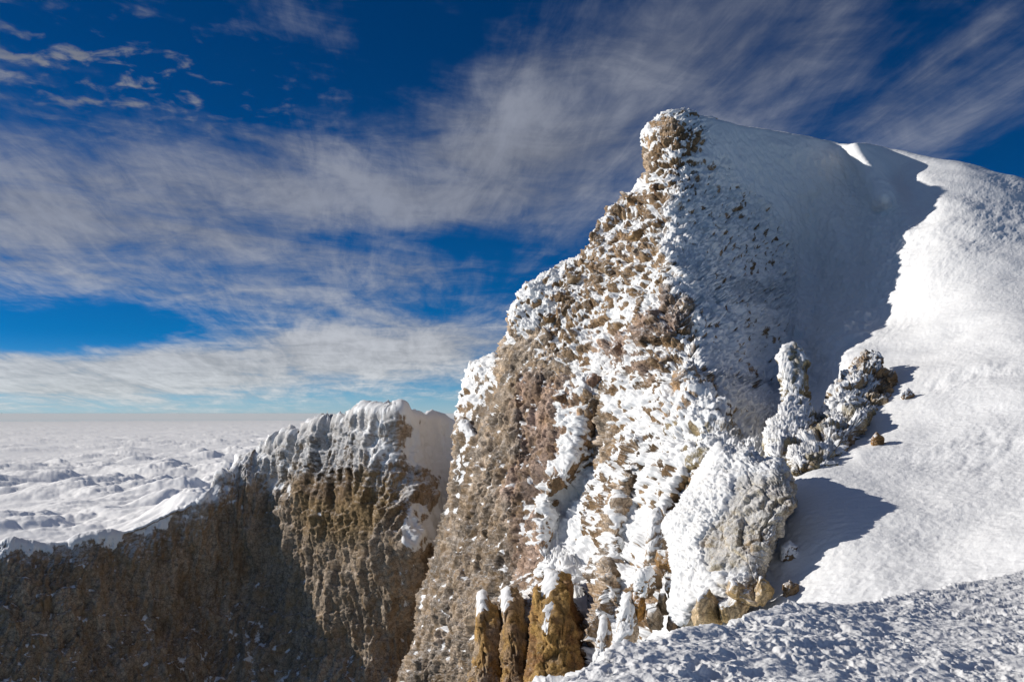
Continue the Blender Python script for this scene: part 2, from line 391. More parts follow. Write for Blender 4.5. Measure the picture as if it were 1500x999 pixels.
def make_mountain():
    X, Y, D, U, V = build_mountain(int(660*QUAL), int(640*QUAL)); nu_ = X.shape[1]
    nb = len(BACK_D)
    # far side: extra columns left of the left edge, extra rows above the top edge
    def ext(A): A = np.concatenate([np.repeat(A[:, :1], nb, 1), A], 1); return np.concatenate([np.repeat(A[:1], nb, 0), A], 0)
    X, Y, D = ext(X), ext(Y), ext(D)
    X[:, :nb] += BACK_S; D[:, :nb] += BACK_D
    Y[:nb] += BACK_S[:, None]; D[:nb] += BACK_D[:, None]
    P0 = unproj(X, Y, D)
    cov, rg, rc, dust, bigw, wlow, wface = mountain_fields(X, Y, P0)
    N = -grid_normals(blur(P0, 6))
    flip = np.sign((N*-P0).sum(-1).mean()); N *= flip
    # crags
    fall = P0 + np.stack([P0[..., 2]*0.30, P0[..., 2]*0.05, P0[..., 2]*-0.55], -1)
    crag = (ridged(fall/8.5, 3, 6, 0.55)*1.7 + ridged(fall/3.6, 3, 7, 0.55)*0.75)
    crag = (crag - np.average(crag, weights=wface + 1e-6))*wface*(1 - 0.45*wlow)
    Pd = P0 + N*((fbm(P0/14, 3, 5)*1.9 )*sstep(rg, 0.25, 0.9) + crag)[..., None]
    big, rid = rock_disp(Pd*np.array([1, 1, 0.8]), 3.9, 11)
    med, rid2 = rock_disp(Pd, 1.25, 23)
    sml, rid3 = rock_disp(Pd*np.array([1, 1, 0.8]), 0.55, 29)
    gr = ridged(Pd*np.array([1, 1, 0.35])/2.6, 5, 61, 0.6)
    rgl = np.clip(rg, 0, 1.3)
    bed = bedding(Pd, (0.55, 0.2, 0.8), 2.3, 301) + 0.6*bedding(Pd, (0.8, 0.3, -0.45), 1.5, 311)
    grain = ridged((Pd + np.stack([Pd[..., 2]*-0.25, Pd[..., 2]*0, Pd[..., 2]*-0.84], -1))/2.2, 6, 65, 0.64)
    disp = rgl*(bigw*1.35*big + (0.85*med + 0.20*sml*sstep(rg, 0.3, 0.9))*(1 - 0.72*wlow) + 0.75*bed*(1 - 0.4*wlow)) + np.clip(rg*1.2, 0, 1)*(0.40*gr + wlow*(1.15*grain + 0.75*fbm(Pd/1.2, 4, 66, 0.62) - 0.9*sstep(fbm(Pd/2.6, 3, 67), 0.22, 0.5)))
    # snow lies to a level: it fills the hollows and ledges, the rock sticks out of it
    k = max(3, int(nu_/115)); low = blur(blur(disp, k), k)
    Pr = Pd + N*low[..., None]
    Nl = -grid_normals(Pd + N*blur(disp, 2)[..., None]); Nl *= np.sign((Nl*-P0).sum(-1).mean()); Nl = blur(Nl, 1)
    up = Nl[..., 2]*0.8 - Nl[..., 0]*0.10
    Ps = Pd + np.stack([Pd[..., 2]*0.35, Pd[..., 2]*0.1, Pd[..., 2]*-0.45], -1)     # patches drawn out down the face
    na = fbm(Ps/2.6, 5, 77, 0.62); nb_ = fbm(Ps/0.6, 3, 79, 0.65)
    lvl = low - 0.26*crag + (cov - 0.60)*1.75 + 1.0*(up - 0.28) + 0.48*na + 0.20*nb_
    s = 0.5 + (lvl - disp)*1.7
    open_ = sstep(cov, 1.0, 1.3)
    dd = lvl - disp
    top = disp + np.clip(dd, 0, None)*(1 - 0.55*sstep(dd, 0.1, 1.0))
    top = np.where(open_ > 0, top*(1 - open_) + (low + 0.3)*open_, top)
    Pe = Pd - 0.72*(Pd @ WIND)[..., None]*WIND
    ft = (Pd @ WIND)/0.62 + 1.6*perlin(Pe/0.55, 84) + 0.8*perlin(Pe/0.25, 85); ft = ft - np.floor(ft)
    puff = 0.24*(ft - sstep(ft, 0.8, 1.0)) + np.abs(perlin(Ps/0.9, 81))*0.12 + np.abs(perlin(Ps/0.42, 82))*0.16 + np.abs(perlin(Ps/0.2, 83))*0.07
    top = top + puff*sstep(dd, 0.0, 0.4)*np.clip(rg*1.6, 0, 1)*(1 - open_)
    shade = sstep(poly_sd([(1050,190),(1240,216),(1350,330),(1330,420),(1220,560),(1160,640),(1090,640),(1040,480),(1000,330)], X, Y), -20, 30)
    crust = (fbm(Pr/np.array([0.7, 0.4, 0.45]), 4, 91, 0.6)*0.055 - np.abs(perlin(Pr/0.5, 97))*0.035 + fbm(Pr/7.0, 2, 92)*0.5 + np.abs(perlin(Pr/2.6, 93))*0.06)*sstep(cov, 0.85, 1.3)
    crust = crust + shade*(0.95*fbm(Pr/4.5, 4, 98, 0.58) + 0.50*np.abs(perlin(Ps/1.7, 99)) + 0.26*fbm(Ps/0.6, 3, 100))
    sas = fbm(np.stack([Pr[..., 0]*0.35 + Pr[..., 1]*0.5, Pr[..., 1]*1.1 - Pr[..., 0]*1.3, Pr[..., 2]], -1)/1.6, 3, 101)
    crust = crust + 0.13*sas*sstep(cov, 1.0, 1.3)*(1 - shade)*sstep(fbm(P0/14, 2, 102), -0.05, 0.3)
    P = Pd + N*(top + crust)[..., None]
    fine_ = fbm(P/0.45, 3, 95, 0.65)*(0.11 + 0.13*wlow)*np.clip(rg*1.3, 0.0, 1)
    P = P + N*fine_[..., None]
    DUST['mountain'] = dust
    rock = 0.88*rc*(0.58 + 0.84*rid)[..., None]
    rock = rock*(0.85 + 0.3*rid2)[..., None]
    return X, Y, P, s, rock

MAT_MOUNTAIN = mountain_mat('rock and rime', 1.1)
X, Y, P, s, rock = make_mountain()
nv, nu = X.shape
Q = quads(nv, nu)
attrs = {'snow': s.ravel(), 'rock': rock.reshape(-1, 3), 'dust': DUST['mountain'].ravel()}
whole = mesh_obj('mountain', P, Q, MAT_MOUNTAIN, attrs=attrs)
structure(whole); whole['label'] = 'steep snow-plastered rock summit with a smooth snow slope on its right'
print('mountain', time.time() - T0)

# ================================================================== CRATER WALL (behind, left)
RIM = [(-500,800),(-200,790),(0,793),(30,795),(80,797),(130,787),(180,778),(220,760),(260,742),(295,735),(308,715),(322,700),(333,700),(345,690),(352,673),(372,668),(378,672),(386,655),
  (403,648),(410,652),(425,637),(440,640),(448,622),(455,618),(470,624),(485,622),(496,613),(503,620),(518,609),(535,601),(550,605),(560,608),(575,606),(588,601),(600,607),(640,610),(660,616),(680,621),(760,655),(860,760)]
WD = [(-500,800,178),(0,793,192),(0,1150,164),(200,775,202),(200,1150,172),(300,735,210),(300,1150,178),(385,660,222),(385,830,214),(385,1150,186),
  (-500,1150,150),(455,620,208),(450,800,200),(450,1150,174),(535,603,194),(530,800,184),(530,1150,160),(590,603,186),(600,800,168),(590,1150,148),(640,612,198),(640,800,182),(620,1100,166),(680,622,208),(680,800,200),(680,1100,180),(760,655,210),(860,760,210),(860,1150,190)]
def make_wall(nu=int(420*QUAL), nv=int(300*QUAL)):
    u = np.r_[np.linspace(-500, -10, 30), np.linspace(-8, 700, nu-60), np.linspace(705, 860, 30)]
    rim = np.array(RIM, float); top = np.interp(u, rim[:, 0], rim[:, 1])
    jag = np.stack([u/13.0, u*0, u*0 + 3.3], -1); spike = np.maximum(ridged(jag, 3, 400, 0.6), -0.3)*np.interp(u, [-500, 240, 320, 520, 600, 640], [1.5, 1.5, 6, 6.5, 2.5, 1.0])
    top = top + 1.5 - spike
    v = np.linspace(0, 1, nv)
    X = np.repeat(u[None], nv, 0); Y = top[None]*(1-v[:, None]) + 1150*v[:, None]
    D = tps(WD, X, Y)
    e = Y - top; q = np.clip(1 - e/6, 0, 1); D = D + 0.4*(1 - np.sqrt(1 - q*q))
    nb = len(BACK_D)
    ext = lambda A: np.concatenate([np.repeat(A[:1], nb, 0), A], 0)
    X, Y, D = ext(X), ext(Y), ext(D); Y[:nb] += BACK_S[:, None]; D[:nb] += BACK_D[:, None]
    P0 = unproj(X, Y, D)
    Xw = X + fbm(P0/12, 3, 131)*16; Yw = Y + fbm(P0/12, 3, 141)*16
    R = lambda fld, poly, val, fe=14: paint(fld, Xw, Yw, poly, val, fe)
    cov = np.full(X.shape, 0.22, f4); rg = np.full(X.shape, 0.7, f4); rc = np.zeros(X.shape+(3,), f4) + np.array(TAN, f4)
    ledge = fbm(P0*np.array([0.6, 0.6, 1.6])/7, 4, 190, 0.6)
    cov = cov + 0.16*sstep(ledge, 0.05, 0.4); strk = fbm(P0*np.array([1, 1, 0.12])/3.0, 4, 191, 0.6); rc = rc*(1 + 0.55*strk)[..., None]
    rimh = e_ = Y - np.interp(X, rim[:, 0], rim[:, 1])
    band = np.interp(X, [-500, 0, 150, 250, 300, 360, 400, 470, 540, 600], [20, 20, 22, 34, 34, 30, 50, 40, 60, 80])
    dust = np.full(X.shape, 0.25, f4)
    dust = np.maximum(dust, np.interp(X, [0, 280, 400], [0.55, 0.6, 0.85])*(1 - sstep(rimh + 70*fbm(P0*np.array([1, 1, 0.15])/3.0, 4, 152, 0.6), band*0.6, band*2.8)))
    cov = np.maximum(cov, np.interp(X, [0, 200, 300, 420, 560, 640], [0.74, 0.78, 0.52, 0.36, 0.44, 1.0])*(1 - sstep(rimh + fbm(P0*np.array([1, 1, 0.5])/5, 5, 150, 0.65)*52, band*0.2, band*1.5)))
    for pl in ([(330,860),(385,850),(380,940),(400,1100),(330,1100)], [(-20,930),(60,940),(90,1100),(-60,1100)], [(118,800),(135,790),(135,900),(125,930)], [(190,800),(205,790),(212,860),(200,880)]):
        cov = R(cov, pl, 0.34, 14)
    gully = [(590,600),(700,600),(690,700),(640,800),(610,800),(625,740),(640,700),(600,680),(580,640)]
    cov = R(cov, gully, 0.98, 8); rg = R(rg, gully, 0.34, 8)
    cov = R(cov, [(600,745),(625,740),(610,810),(600,900),(585,960),(580,880),(590,800)], 0.72, 6)
    cov = R(cov, [(535,610),(590,610),(595,690),(560,690),(545,650)], 0.64, 12)
    cov = R(cov, [(400,660),(450,640),(440,720),(400,760),(385,720)], 0.50, 12)
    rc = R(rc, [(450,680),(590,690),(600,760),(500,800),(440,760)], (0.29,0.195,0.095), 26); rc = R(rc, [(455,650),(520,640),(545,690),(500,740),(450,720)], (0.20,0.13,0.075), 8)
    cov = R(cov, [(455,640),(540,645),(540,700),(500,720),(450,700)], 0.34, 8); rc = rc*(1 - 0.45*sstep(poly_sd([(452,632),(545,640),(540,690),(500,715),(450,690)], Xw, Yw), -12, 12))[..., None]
    N = -grid_normals(blur(P0, 5)); N *= np.sign((N*-P0).sum(-1).mean())
    damp = 1 - 0.7*(1 - sstep(rimh, 4, 45))*(1 - sstep(X, 290, 350))
    flute = damp*ridged(P0*np.array([1, 1, 0.22])/9, 3, 106)*2.6
    Pd = P0 + N*(fbm(P0*np.array([1, 1, 0.5])/16, 3, 105)*3.8 + flute)[..., None]*np.clip(rg*1.5, 0, 1)[..., None]
    big, rid = rock_disp(Pd*np.array([1, 1, 0.5]), 5.0, 111); med, _ = rock_disp(Pd*np.array([1, 1, 0.6]), 1.9, 123)
    gr = ridged(Pd*np.array([1, 1, 0.25])/2.6, 4, 161)
    sml, _ = rock_disp(Pd*np.array([1, 1, 0.6]), 0.8, 129)
    bed = bedding(Pd, (0.1, 0.2, 1.0), 4.5, 321) + 0.7*bedding(Pd, (0.9, 0.3, 0.2), 5.0, 331)
    disp = damp*rg*(0.9*big + 0.9*med + 0.35*sml + 1.35*gr + 0.7*bed)
    low = blur(blur(disp, 4), 4)
    Nl = -grid_normals(Pd + N*blur(disp, 2)[..., None]); Nl *= np.sign((Nl*-P0).sum(-1).mean()); Nl = blur(Nl, 1)
    lvl = low + (cov - 0.62)*2.4 + 1.1*(Nl[..., 2] - 0.25) + 0.7*fbm(P0*np.array([1, 1, 0.4])/3.5, 4, 177, 0.6) + 0.5*fbm(P0*np.array([1, 1, 0.5])/1.2, 3, 178)
    dd = lvl - disp; s = 0.5 + dd*1.1; DUST['wall'] = dust
    P = Pd + N*(np.where(dd > 0, np.minimum(lvl, disp + 0.35), disp) - 0.8*np.clip(1 - rimh/14, 0, 1)*np.clip(disp, 0, 2) + fbm(Pd*np.array([1, 1, 0.4])/0.8, 3, 181)*0.2*rg)[..., None]
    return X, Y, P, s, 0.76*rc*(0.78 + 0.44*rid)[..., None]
MAT_WALL = mountain_mat('crater rock', 1.0)
Xc, Yc, Pc, sc_, rkc = make_wall()
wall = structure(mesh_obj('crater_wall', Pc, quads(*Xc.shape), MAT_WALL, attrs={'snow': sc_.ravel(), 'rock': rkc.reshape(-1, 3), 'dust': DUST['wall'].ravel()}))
wall['label'] = 'brown crater wall with a snowy rim behind the summit cliff'
print('wall', time.time() - T0)

# ================================================================== FOREGROUND SNOW
CREST = [(300,1230),(600,1080),(700,1020),(760,997),(800,986),(830,984),(870,969),(885,962),(900,950),(940,944),(985,930),(1040,918),(1100,901),(1150,887),(1200,883),(1250,884),(1300,879),(1350,868),
  (1400,858),(1450,847),(1500,835),(1600,812),(1800,775),(2200,720)]
FD = [(300,1230,3.6),(760,997,6.0),(900,950,7.0),(1040,918,8.4),(1200,883,11),(1350,868,14.5),(1500,835,20),(1800,775,30),(2200,720,45),
  (760,1300,2.8),(1100,1000,6.4),(1300,1000,7.0),(1500,1000,7.6),(1500,920,11),(1800,1000,8.2),(1100,1300,2.9),(1500,1300,3.1),(2200,1300,3.6),(300,1400,2.4),(1100,2000,1.2),(300,2000,1.1),(2200,2000,1.35)]
def make_ground(nu=620, nv=330):
    u = np.r_[np.linspace(300, 745, 30), np.linspace(747, 1510, nu-70), np.linspace(1515, 2200, 40)]
    c = np.array(CREST, float); top = np.interp(u, c[:, 0], c[:, 1])
    t = np.linspace(0, 1, nv); 
    v = np.where(t < 0.85, t/0.85*0.16, 0.16 + (t-0.85)/0.15*0.84)
    X = np.repeat(u[None], nv, 0); Y = top[None]*(1-v[:, None]) + 2000*v[:, None]
    D = tps(FD, X, Y)
    nb = 7; bd = np.array([14, 8, 4, 2, 1.0, 0.5, 0.2]); bs = np.array([160, 90, 44, 20, 8, 3, 0.8])
    ext = lambda A: np.concatenate([np.repeat(A[:1], nb, 0), A], 0)
    X, Y, D = ext(X), ext(Y), ext(D); sc = D[:nb]/10
    Y[:nb] += bs[:, None]; D[:nb] += bd[:, None]*sc
    P0 = unproj(X, Y, D); N = -grid_normals(blur(P0, 3)); N *= np.sign((N*-P0).sum(-1).mean())
    h = fbm(P0/0.19, 5, 201, 0.55)*0.060 - np.abs(perlin(P0/0.10, 210))*0.030 + fbm(P0/1.3, 3, 220)*0.11
    h = h*(0.55 + 0.75*sstep(fbm(P0/0.9, 3, 221), -0.3, 0.35)) + 0.05*ridged(np.stack([P0[..., 0]*0.5 + P0[..., 1]*0.3, P0[..., 1]*1.2 - P0[..., 0]*0.9, P0[..., 2]], -1)/0.7, 3, 222)
    return X, P0 + N*h[..., None]
MAT_GROUND = snow_mat('wind crust snow', 14, 0.02)
Xg, Pg = make_ground()
ground = structure(mesh_obj('snow_ground', Pg, quads(*Xg.shape), MAT_GROUND))
ground['label'] = 'rough wind-crusted snow in the lower right foreground'
print('ground', time.time() - T0)


# ================================================================== SINGLE ROCKS
import bmesh
def sheet(px, py): return float(tps(DEPTH, np.array([[px]], float), np.array([[py]], float))[0, 0])
ICO = {}
def ico(n):
    if n not in ICO:
        bm = bmesh.new(); bmesh.ops.create_icosphere(bm, subdivisions=n, radius=1.0); bm.verts.ensure_lookup_table()
        ICO[n] = (np.array([v.co for v in bm.verts], f4), np.array([[v.index for v in f.verts] for f in bm.faces], np.int32)); bm.free()
    return ICO[n]
def vnormals(V, T):
    n = np.cross(V[T[:, 1]] - V[T[:, 0]], V[T[:, 2]] - V[T[:, 0]]); o = np.zeros_like(V)
    for k in range(3): np.add.at(o, T[:, k], n)
    return o/(np.linalg.norm(o, axis=1)[:, None] + 1e-12)
def vsmooth(A, T, it=2):
    e = np.concatenate([T[:, [0, 1]], T[:, [1, 2]], T[:, [2, 0]]]); cnt = np.bincount(e.ravel(), minlength=len(A)).astype(f4)
    for _ in range(it):
        s = np.stack([np.bincount(e[:, 0], A[:, j][e[:, 1]], len(A)) + np.bincount(e[:, 1], A[:, j][e[:, 0]], len(A)) for j in range(A.shape[1])], 1)
        A = 0.5*A + 0.5*s/cnt[:, None]
    return A.astype(f4)

MAT_ROCK = mountain_mat('frosted rock', 2.6, 0.22)
MAT_RIME = snow_mat('rime snow', 7, 0.05)
SEED = [1000]
def rock(name, label, cat, outline, d_top, d_bot, thick, size, color, snow=0.5, amp=0.5, sub=5, group=None, paint_snow=(), bare=(), square=0.75, color2=None, snow_h=0.16, turn=0.0, cuts=0, dust0=0.35):
    """one closed rock: its outline as seen from the viewpoint, its own distance, thickness and relief, with the snow lying on it as a child"""
    SEED[0] += 7; sd = SEED[0]
    p = np.array(outline, float); x0, x1 = p[:, 0].min(), p[:, 0].max(); y0, y1 = p[:, 1].min(), p[:, 1].max()
    # centre: middle of the span at mid height
    A = 0; c = np.zeros(2); q = np.roll(p, -1, 0); cr = p[:, 0]*q[:, 1] - q[:, 0]*p[:, 1]; c = ((p + q)*cr[:, None]).sum(0)/(3*cr.sum())
    dense = np.concatenate([np.linspace(p[i], p[(i+1) % len(p)], 24, endpoint=False) for i in range(len(p))]) - c
    ang = np.arctan2(dense[:, 1], dense[:, 0]); rad = np.hypot(dense[:, 0], dense[:, 1]); o = np.argsort(ang); ang, rad = ang[o], rad[o]
    ang = np.r_[ang-2*np.pi, ang, ang+2*np.pi]; rad = np.r_[rad, rad, rad]
    B, T = ico(sub)
    B = B.copy(); rg_ = np.random.default_rng(sd)
    for _ in range(cuts):
        nn = rg_.normal(size=3); nn /= np.linalg.norm(nn); c0 = rg_.uniform(0.55, 0.85)
        B -= (np.maximum(B @ nn - c0, 0)*0.92)[:, None]*nn[None]
    B = (B/np.linalg.norm(B, axis=1).max()).astype(f4)
    th = np.arctan2(-B[:, 1], B[:, 0]); rho = np.hypot(B[:, 0], B[:, 1])
    r = np.interp(th, ang, rad)*rho**0.9
    px = c[0] + r*np.cos(th); py = c[1] + r*np.sin(th)
    dep = d_top + (d_bot - d_top)*(py - y0)/(y1 - y0) + turn*(px - c[0]) - thick*np.sign(B[:, 2])*np.abs(B[:, 2])**square
    V = unproj(px, py, dep).astype(f4); V0 = V.copy()
    N = vnormals(V, T); N *= np.sign((N*(V - V.mean(0))).sum())
    W = V + 40.0*RND[sd & 4095, :3]
    h, rid = rock_disp(W, size, sd & 63)
    h2, rid2 = rock_disp(W, size*0.42, (sd + 9) & 63)
    disp = amp*size*(h*0.8 + 0.32*h2 + 0.18*ridged(W/(size*0.6), 3, 61))
    Vr = V + N*disp[:, None]
    Nr = vsmooth(vnormals(Vr, T)*np.sign((N*vnormals(Vr, T)).sum()), T, 2)
    low = vsmooth(disp[:, None], T, 6)[:, 0]
    s = snow - 0.5 + 0.9*(Nr[:, 2] - 0.15) - 0.35*Nr[:, 0] - 0.25*(disp - low)/(amp*size) + 0.45*fbm(W/(size*0.7), 3, 71)
    if paint_snow or bare:
        Xn, Yn = px[None] + 7*fbm(W/(size*0.5), 3, 73)[None], py[None] + 7*fbm(W/(size*0.5), 3, 74)[None]
        for pl in paint_snow: s = s + 1.1*sstep(poly_sd(pl, Xn, Yn)[0], -6, 8)
        for pl in bare: s = s - 1.2*sstep(poly_sd(pl, Xn, Yn)[0], -6, 8)
    cl = np.array(color, f4)[None]*(0.72 + 0.56*rid)[:, None]*(0.85 + 0.3*rid2)[:, None]
    if color2 is not None:
        w = sstep(fbm(W/(size*1.6), 3, 75), -0.1, 0.25)[:, None]; cl = cl*(1-w) + np.array(color2, f4)*w
    Tf = T if np.sign((vnormals(Vr, T)*N).sum()) > 0 else T[:, ::-1]
    base = unproj(np.array([c[0]]), np.array([y1]), np.array([d_bot]))[0]
    root = mesh_obj(name, Vr - base, Tf, MAT_ROCK, attrs={'snow': 0.30 + 0.40*s, 'rock': cl, 'dust': np.clip(dust0 + 0.4*s, 0, 0.95)})
    root.location = base; root['label'] = label; root['category'] = cat
    if group: root['group'] = group
    # the snow lying on it
    m = sstep(s, 0.0, 0.55)
    e_ = np.array([-0.72, -0.30, -0.62], f4); e_ /= np.linalg.norm(e_)
    We = W - 0.74*(W @ e_)[:, None]*e_[None]                     # rime feathers drawn out along the wind
    ft = (W @ e_)/(size*0.33) + 1.6*perlin(We/(size*0.30), 79) + 0.8*perlin(We/(size*0.12), 78); ft = ft - np.floor(ft)
    lump = 0.75 + 0.55*fbm(We/(size*0.8), 4, 86) + 0.75*(ft - sstep(ft, 0.8, 1.0) - 0.4) + 0.3*fbm(W/(size*0.12), 2, 80)
    low2 = vsmooth(disp[:, None], T, 26)[:, 0]
    Vs = V + N*(np.where(m > 0.3, np.maximum(low2, disp - 0.25*snow_h), disp) + snow_h*(m*lump - 0.22))[:, None]
    keep = (m[Tf].max(1) > 0.02)
    if keep.sum() > 12:
        Tk = Tf[keep]
        lab = np.arange(len(Vs))
        for _ in range(400):                       # keep only the largest connected patch of snow
            l0 = lab.copy(); mn = lab[Tk].min(1)
            for k in range(3): np.minimum.at(lab, Tk[:, k], mn)
            lab = lab[lab]
            if (lab == l0).all(): break
        cnt = np.bincount(lab[Tk[:, 0]]); Tk = Tk[lab[Tk[:, 0]] == cnt.argmax()] if sub <= 5 else Tk[cnt[lab[Tk[:, 0]]] > 40]
        Vc, Tc, _ = compact(Vs - base, Tk, {})
        mesh_obj('rime_snow', Vc, Tc, MAT_RIME, parent=root)
    return root

G1 = 'ochre pillars at the foot of the cliff'
rock('rock_pillar', 'slim ochre pillar with a pointed snow tip, leftmost at the cliff foot', 'rock pillar',
     [(701,868),(706,863),(713,866),(716,882),(729,890),(735,920),(734,965),(738,1060),(672,1080),(684,1010),(695,960),(699,925),(698,890)], 93, 80, 3.2, 1.25, OCHRE, -0.12, 0.62, 6, G1, color2=TAN, snow_h=0.12, dust0=0.1, paint_snow=[[(697,858),(714,858),(712,880),(704,895),(698,890)]])
rock('rock_pillar', 'narrow brown pillar with snow on its left edge, middle of three', 'rock pillar',
     [(737,866),(742,858),(756,862),(765,876),(768,900),(774,930),(772,965),(782,1060),(728,1070),(737,980),(735,940),(739,910),(735,885)], 87, 74, 3.0, 1.25, BROWN, -0.12, 0.62, 6, G1, color2=OCHRE, snow_h=0.12, dust0=0.1, paint_snow=[[(732,855),(748,855),(744,880),(738,895),(732,890)]])
rock('rock_pillar', 'broad orange-brown pillar, largest of three, just above the snow crest', 'rock pillar',
     [(798,850),(806,838),(820,835),(834,842),(840,862),(838,885),(846,905),(852,950),(860,1000),(864,1040),(774,1050),(772,985),(779,945),(777,910),(784,880),(783,862)], 75, 63, 3.4, 1.4, (0.33,0.20,0.065), -0.2, 0.60, 6, G1, color2=(0.22,0.115,0.045), snow_h=0.13, dust0=0.1,
     paint_snow=[[(796,838),(818,832),(815,852),(803,870),(795,866)],[(798,885),(806,885),(806,905),(798,905)],[(795,912),(803,912),(802,925),(795,922)]])
# the big rimed outcrop
rock('rock_outcrop', 'large pale outcrop with a thick plume of rime on its left side', 'outcrop',
     [(1055,653),(1075,660),(1100,658),(1120,672),(1145,675),(1158,700),(1168,738),(1150,760),(1140,790),(1120,830),(1118,860),(1060,905),(1000,915),(985,890),(992,840),(985,800),(978,770),(1000,740),(1022,700)],
     50, 41, 3.6, 1.25, (0.44,0.39,0.31), 0.26, 0.42, 7, None,
     paint_snow=[[(1045,650),(1080,662),(1098,682),(1078,700),(1070,735),(1045,760),(1022,790),(1028,830),(1050,850),(1056,872),(1020,880),(1010,915),(975,920),(985,840),(970,770),(1015,690)]], bare=[[(1070,705),(1150,690),(1165,740),(1130,760),(1115,810),(1080,835),(1035,830),(1028,790),(1060,750)]], color2=(0.40,0.35,0.26), snow_h=0.34, turn=-0.030, square=0.42, dust0=0.85)
G2 = 'tan blocks at the foot of the big outcrop'
for lab, ol, d in (('rounded cream block under the rime plume, lower left of the outcrop foot', [(1015,868),(1040,860),(1056,880),(1058,912),(1045,925),(1018,918),(1010,895)], 39.2),
            ('long cream block in the middle of the outcrop foot', [(1052,885),(1080,868),(1098,884),(1096,905),(1070,918),(1056,910)], 38.8),
            ('flat tan slab lying above the cream blocks at the outcrop foot', [(1062,868),(1068,848),(1095,858),(1122,882),(1112,892),(1094,888)], 38.6),
            ('tan block with an orange face, right end of the outcrop foot', [(1100,862),(1112,838),(1130,846),(1134,868),(1118,890),(1104,884)], 38.6)):
    rock('boulder', lab, 'boulder', ol, d+0.3, d-0.4, 0.75, 0.9, (0.44,0.33,0.20), 0.10, 0.16, 5, G2, cuts=12, color2=(0.40,0.28,0.13), snow_h=0.07)
# pile of brown boulders left of it
G3 = 'brown boulders heaped left of the big outcrop'
for lab, ol, d, c1 in (('long chestnut slab on top of the heap', [(952,820),(960,805),(980,806),(1004,820),(1003,834),(985,838),(960,832)], 47.6, (0.26,0.15,0.06)),
            ('dark brown block half under snow, upper left of the heap', [(932,832),(955,828),(975,842),(970,862),(945,868),(930,855)], 47.2, DARK),
            ('grey-brown round boulder on the right side of the heap', [(975,852),(992,846),(998,862),(994,880),(980,880),(972,866)], 46.8, (0.20,0.16,0.11)),
            ('upright brown stone in the middle of the heap', [(964,866),(976,862),(982,880),(978,900),(966,902),(960,884)], 46.4, (0.27,0.20,0.13)),
            ('orange stone at the left edge of the heap', [(928,868),(944,862),(948,885),(944,908),(932,912),(926,890)], 46.4, (0.38,0.19,0.05)),
            ('dark flat stone under the chestnut slab', [(980,838),(1000,840),(998,850),(984,852),(974,846)], 47.2, (0.16,0.08,0.045)),
            ('grey stone at the bottom of the heap', [(948,892),(964,888),(974,905),(970,925),(950,928),(944,908)], 45.8, (0.25,0.20,0.15)),
            ('small brown stone at the lower right of the heap', [(978,895),(992,896),(996,915),(986,930),(976,920)], 45.6, (0.22,0.15,0.10))):
    rock('boulder', lab, 'boulder', ol, d+0.2, d-0.3, 0.8, 0.8, c1, 0.08, 0.17, 5, G3, cuts=12, snow_h=0.07)
rock('snow_covered_boulder', 'white snow-capped boulder on the left of the brown heap', 'boulder', [(938,838),(952,832),(960,848),(958,868),(944,876),(932,864),(931,848)], 46.6, 46.2, 0.7, 0.9, BROWN, 1.1, 0.35, 5, None, snow_h=0.16)
rock('rock_pinnacle', 'thin rimed pinnacle standing left above the chestnut slab', 'pinnacle', [(955,748),(965,744),(974,756),(977,790),(974,822),(948,824),(946,790)], 56, 53, 1.0, 0.9, TAN, 0.45, 0.45, 5)
rock('rock_pinnacle', 'snow-crusted rib tip beside the lower left of the brown heap', 'pinnacle', [(914,872),(924,866),(932,890),(934,925),(928,945),(902,948),(905,915)], 47, 44.5, 0.8, 0.8, TAN, 0.62, 0.45, 5)
rock('rock_pinnacle', 'small brown rib end half sunk in the snow crest', 'pinnacle', [(880,905),(888,900),(896,930),(890,960),(882,985),(868,985),(874,945)], 52, 49, 0.7, 0.7, BROWN, 0.42, 0.45, 5)
# spires in front of the bowl
rock('rock_spire', 'slender rime-coated spire standing in front of the shaded bowl', 'spire', [(1150,506),(1164,503),(1176,512),(1184,530),(1180,560),(1186,590),(1192,620),(1188,655),(1150,655),(1150,590),(1143,555),(1141,525)], 76.5, 69, 1.9, 1.3, OLIVE, 0.52, 0.60, 6, dust0=0.6, group= None, snow_h=0.22, bare=[[(1158,510),(1168,508),(1172,530),(1168,555),(1160,560),(1162,535)],[(1158,585),(1180,578),(1182,590),(1164,594)]])
rock('rock_outcrop', 'squat snow-plastered knob below the slender spire', 'outcrop', [(1150,592),(1160,580),(1176,586),(1186,600),(1194,616),(1188,640),(1182,664),(1170,686),(1150,680),(1134,684),(1126,664),(1119,640),(1128,618),(1138,612)], 69, 56.5, 2.4, 1.5, OLIVE, 0.50, 0.66, 6, dust0=0.6, group= None, snow_h=0.26, bare=[[(1154,645),(1172,640),(1172,660),(1160,672),(1148,672)]])
rock('rock_outcrop', 'upper snow-plastered outcrop with brown patches, highest right of the spire', 'outcrop', [(1262,522),(1270,516),(1279,520),(1288,514),(1294,524),(1293,537),(1308,540),(1320,548),(1312,562),(1306,580),(1292,596),(1270,616),(1236,622),(1212,600),(1226,566),(1248,540)], 78.0, 67, 3.0, 2.0, (0.27,0.20,0.12), 0.56, 0.72, 7, None, snow_h=0.20, color2=BROWN, cuts=6, dust0=0.5,
     bare=[[(1255,528),(1268,520),(1270,538),(1256,545)],[(1288,546),(1316,545),(1306,575),(1275,592),(1270,575),(1290,562)]])
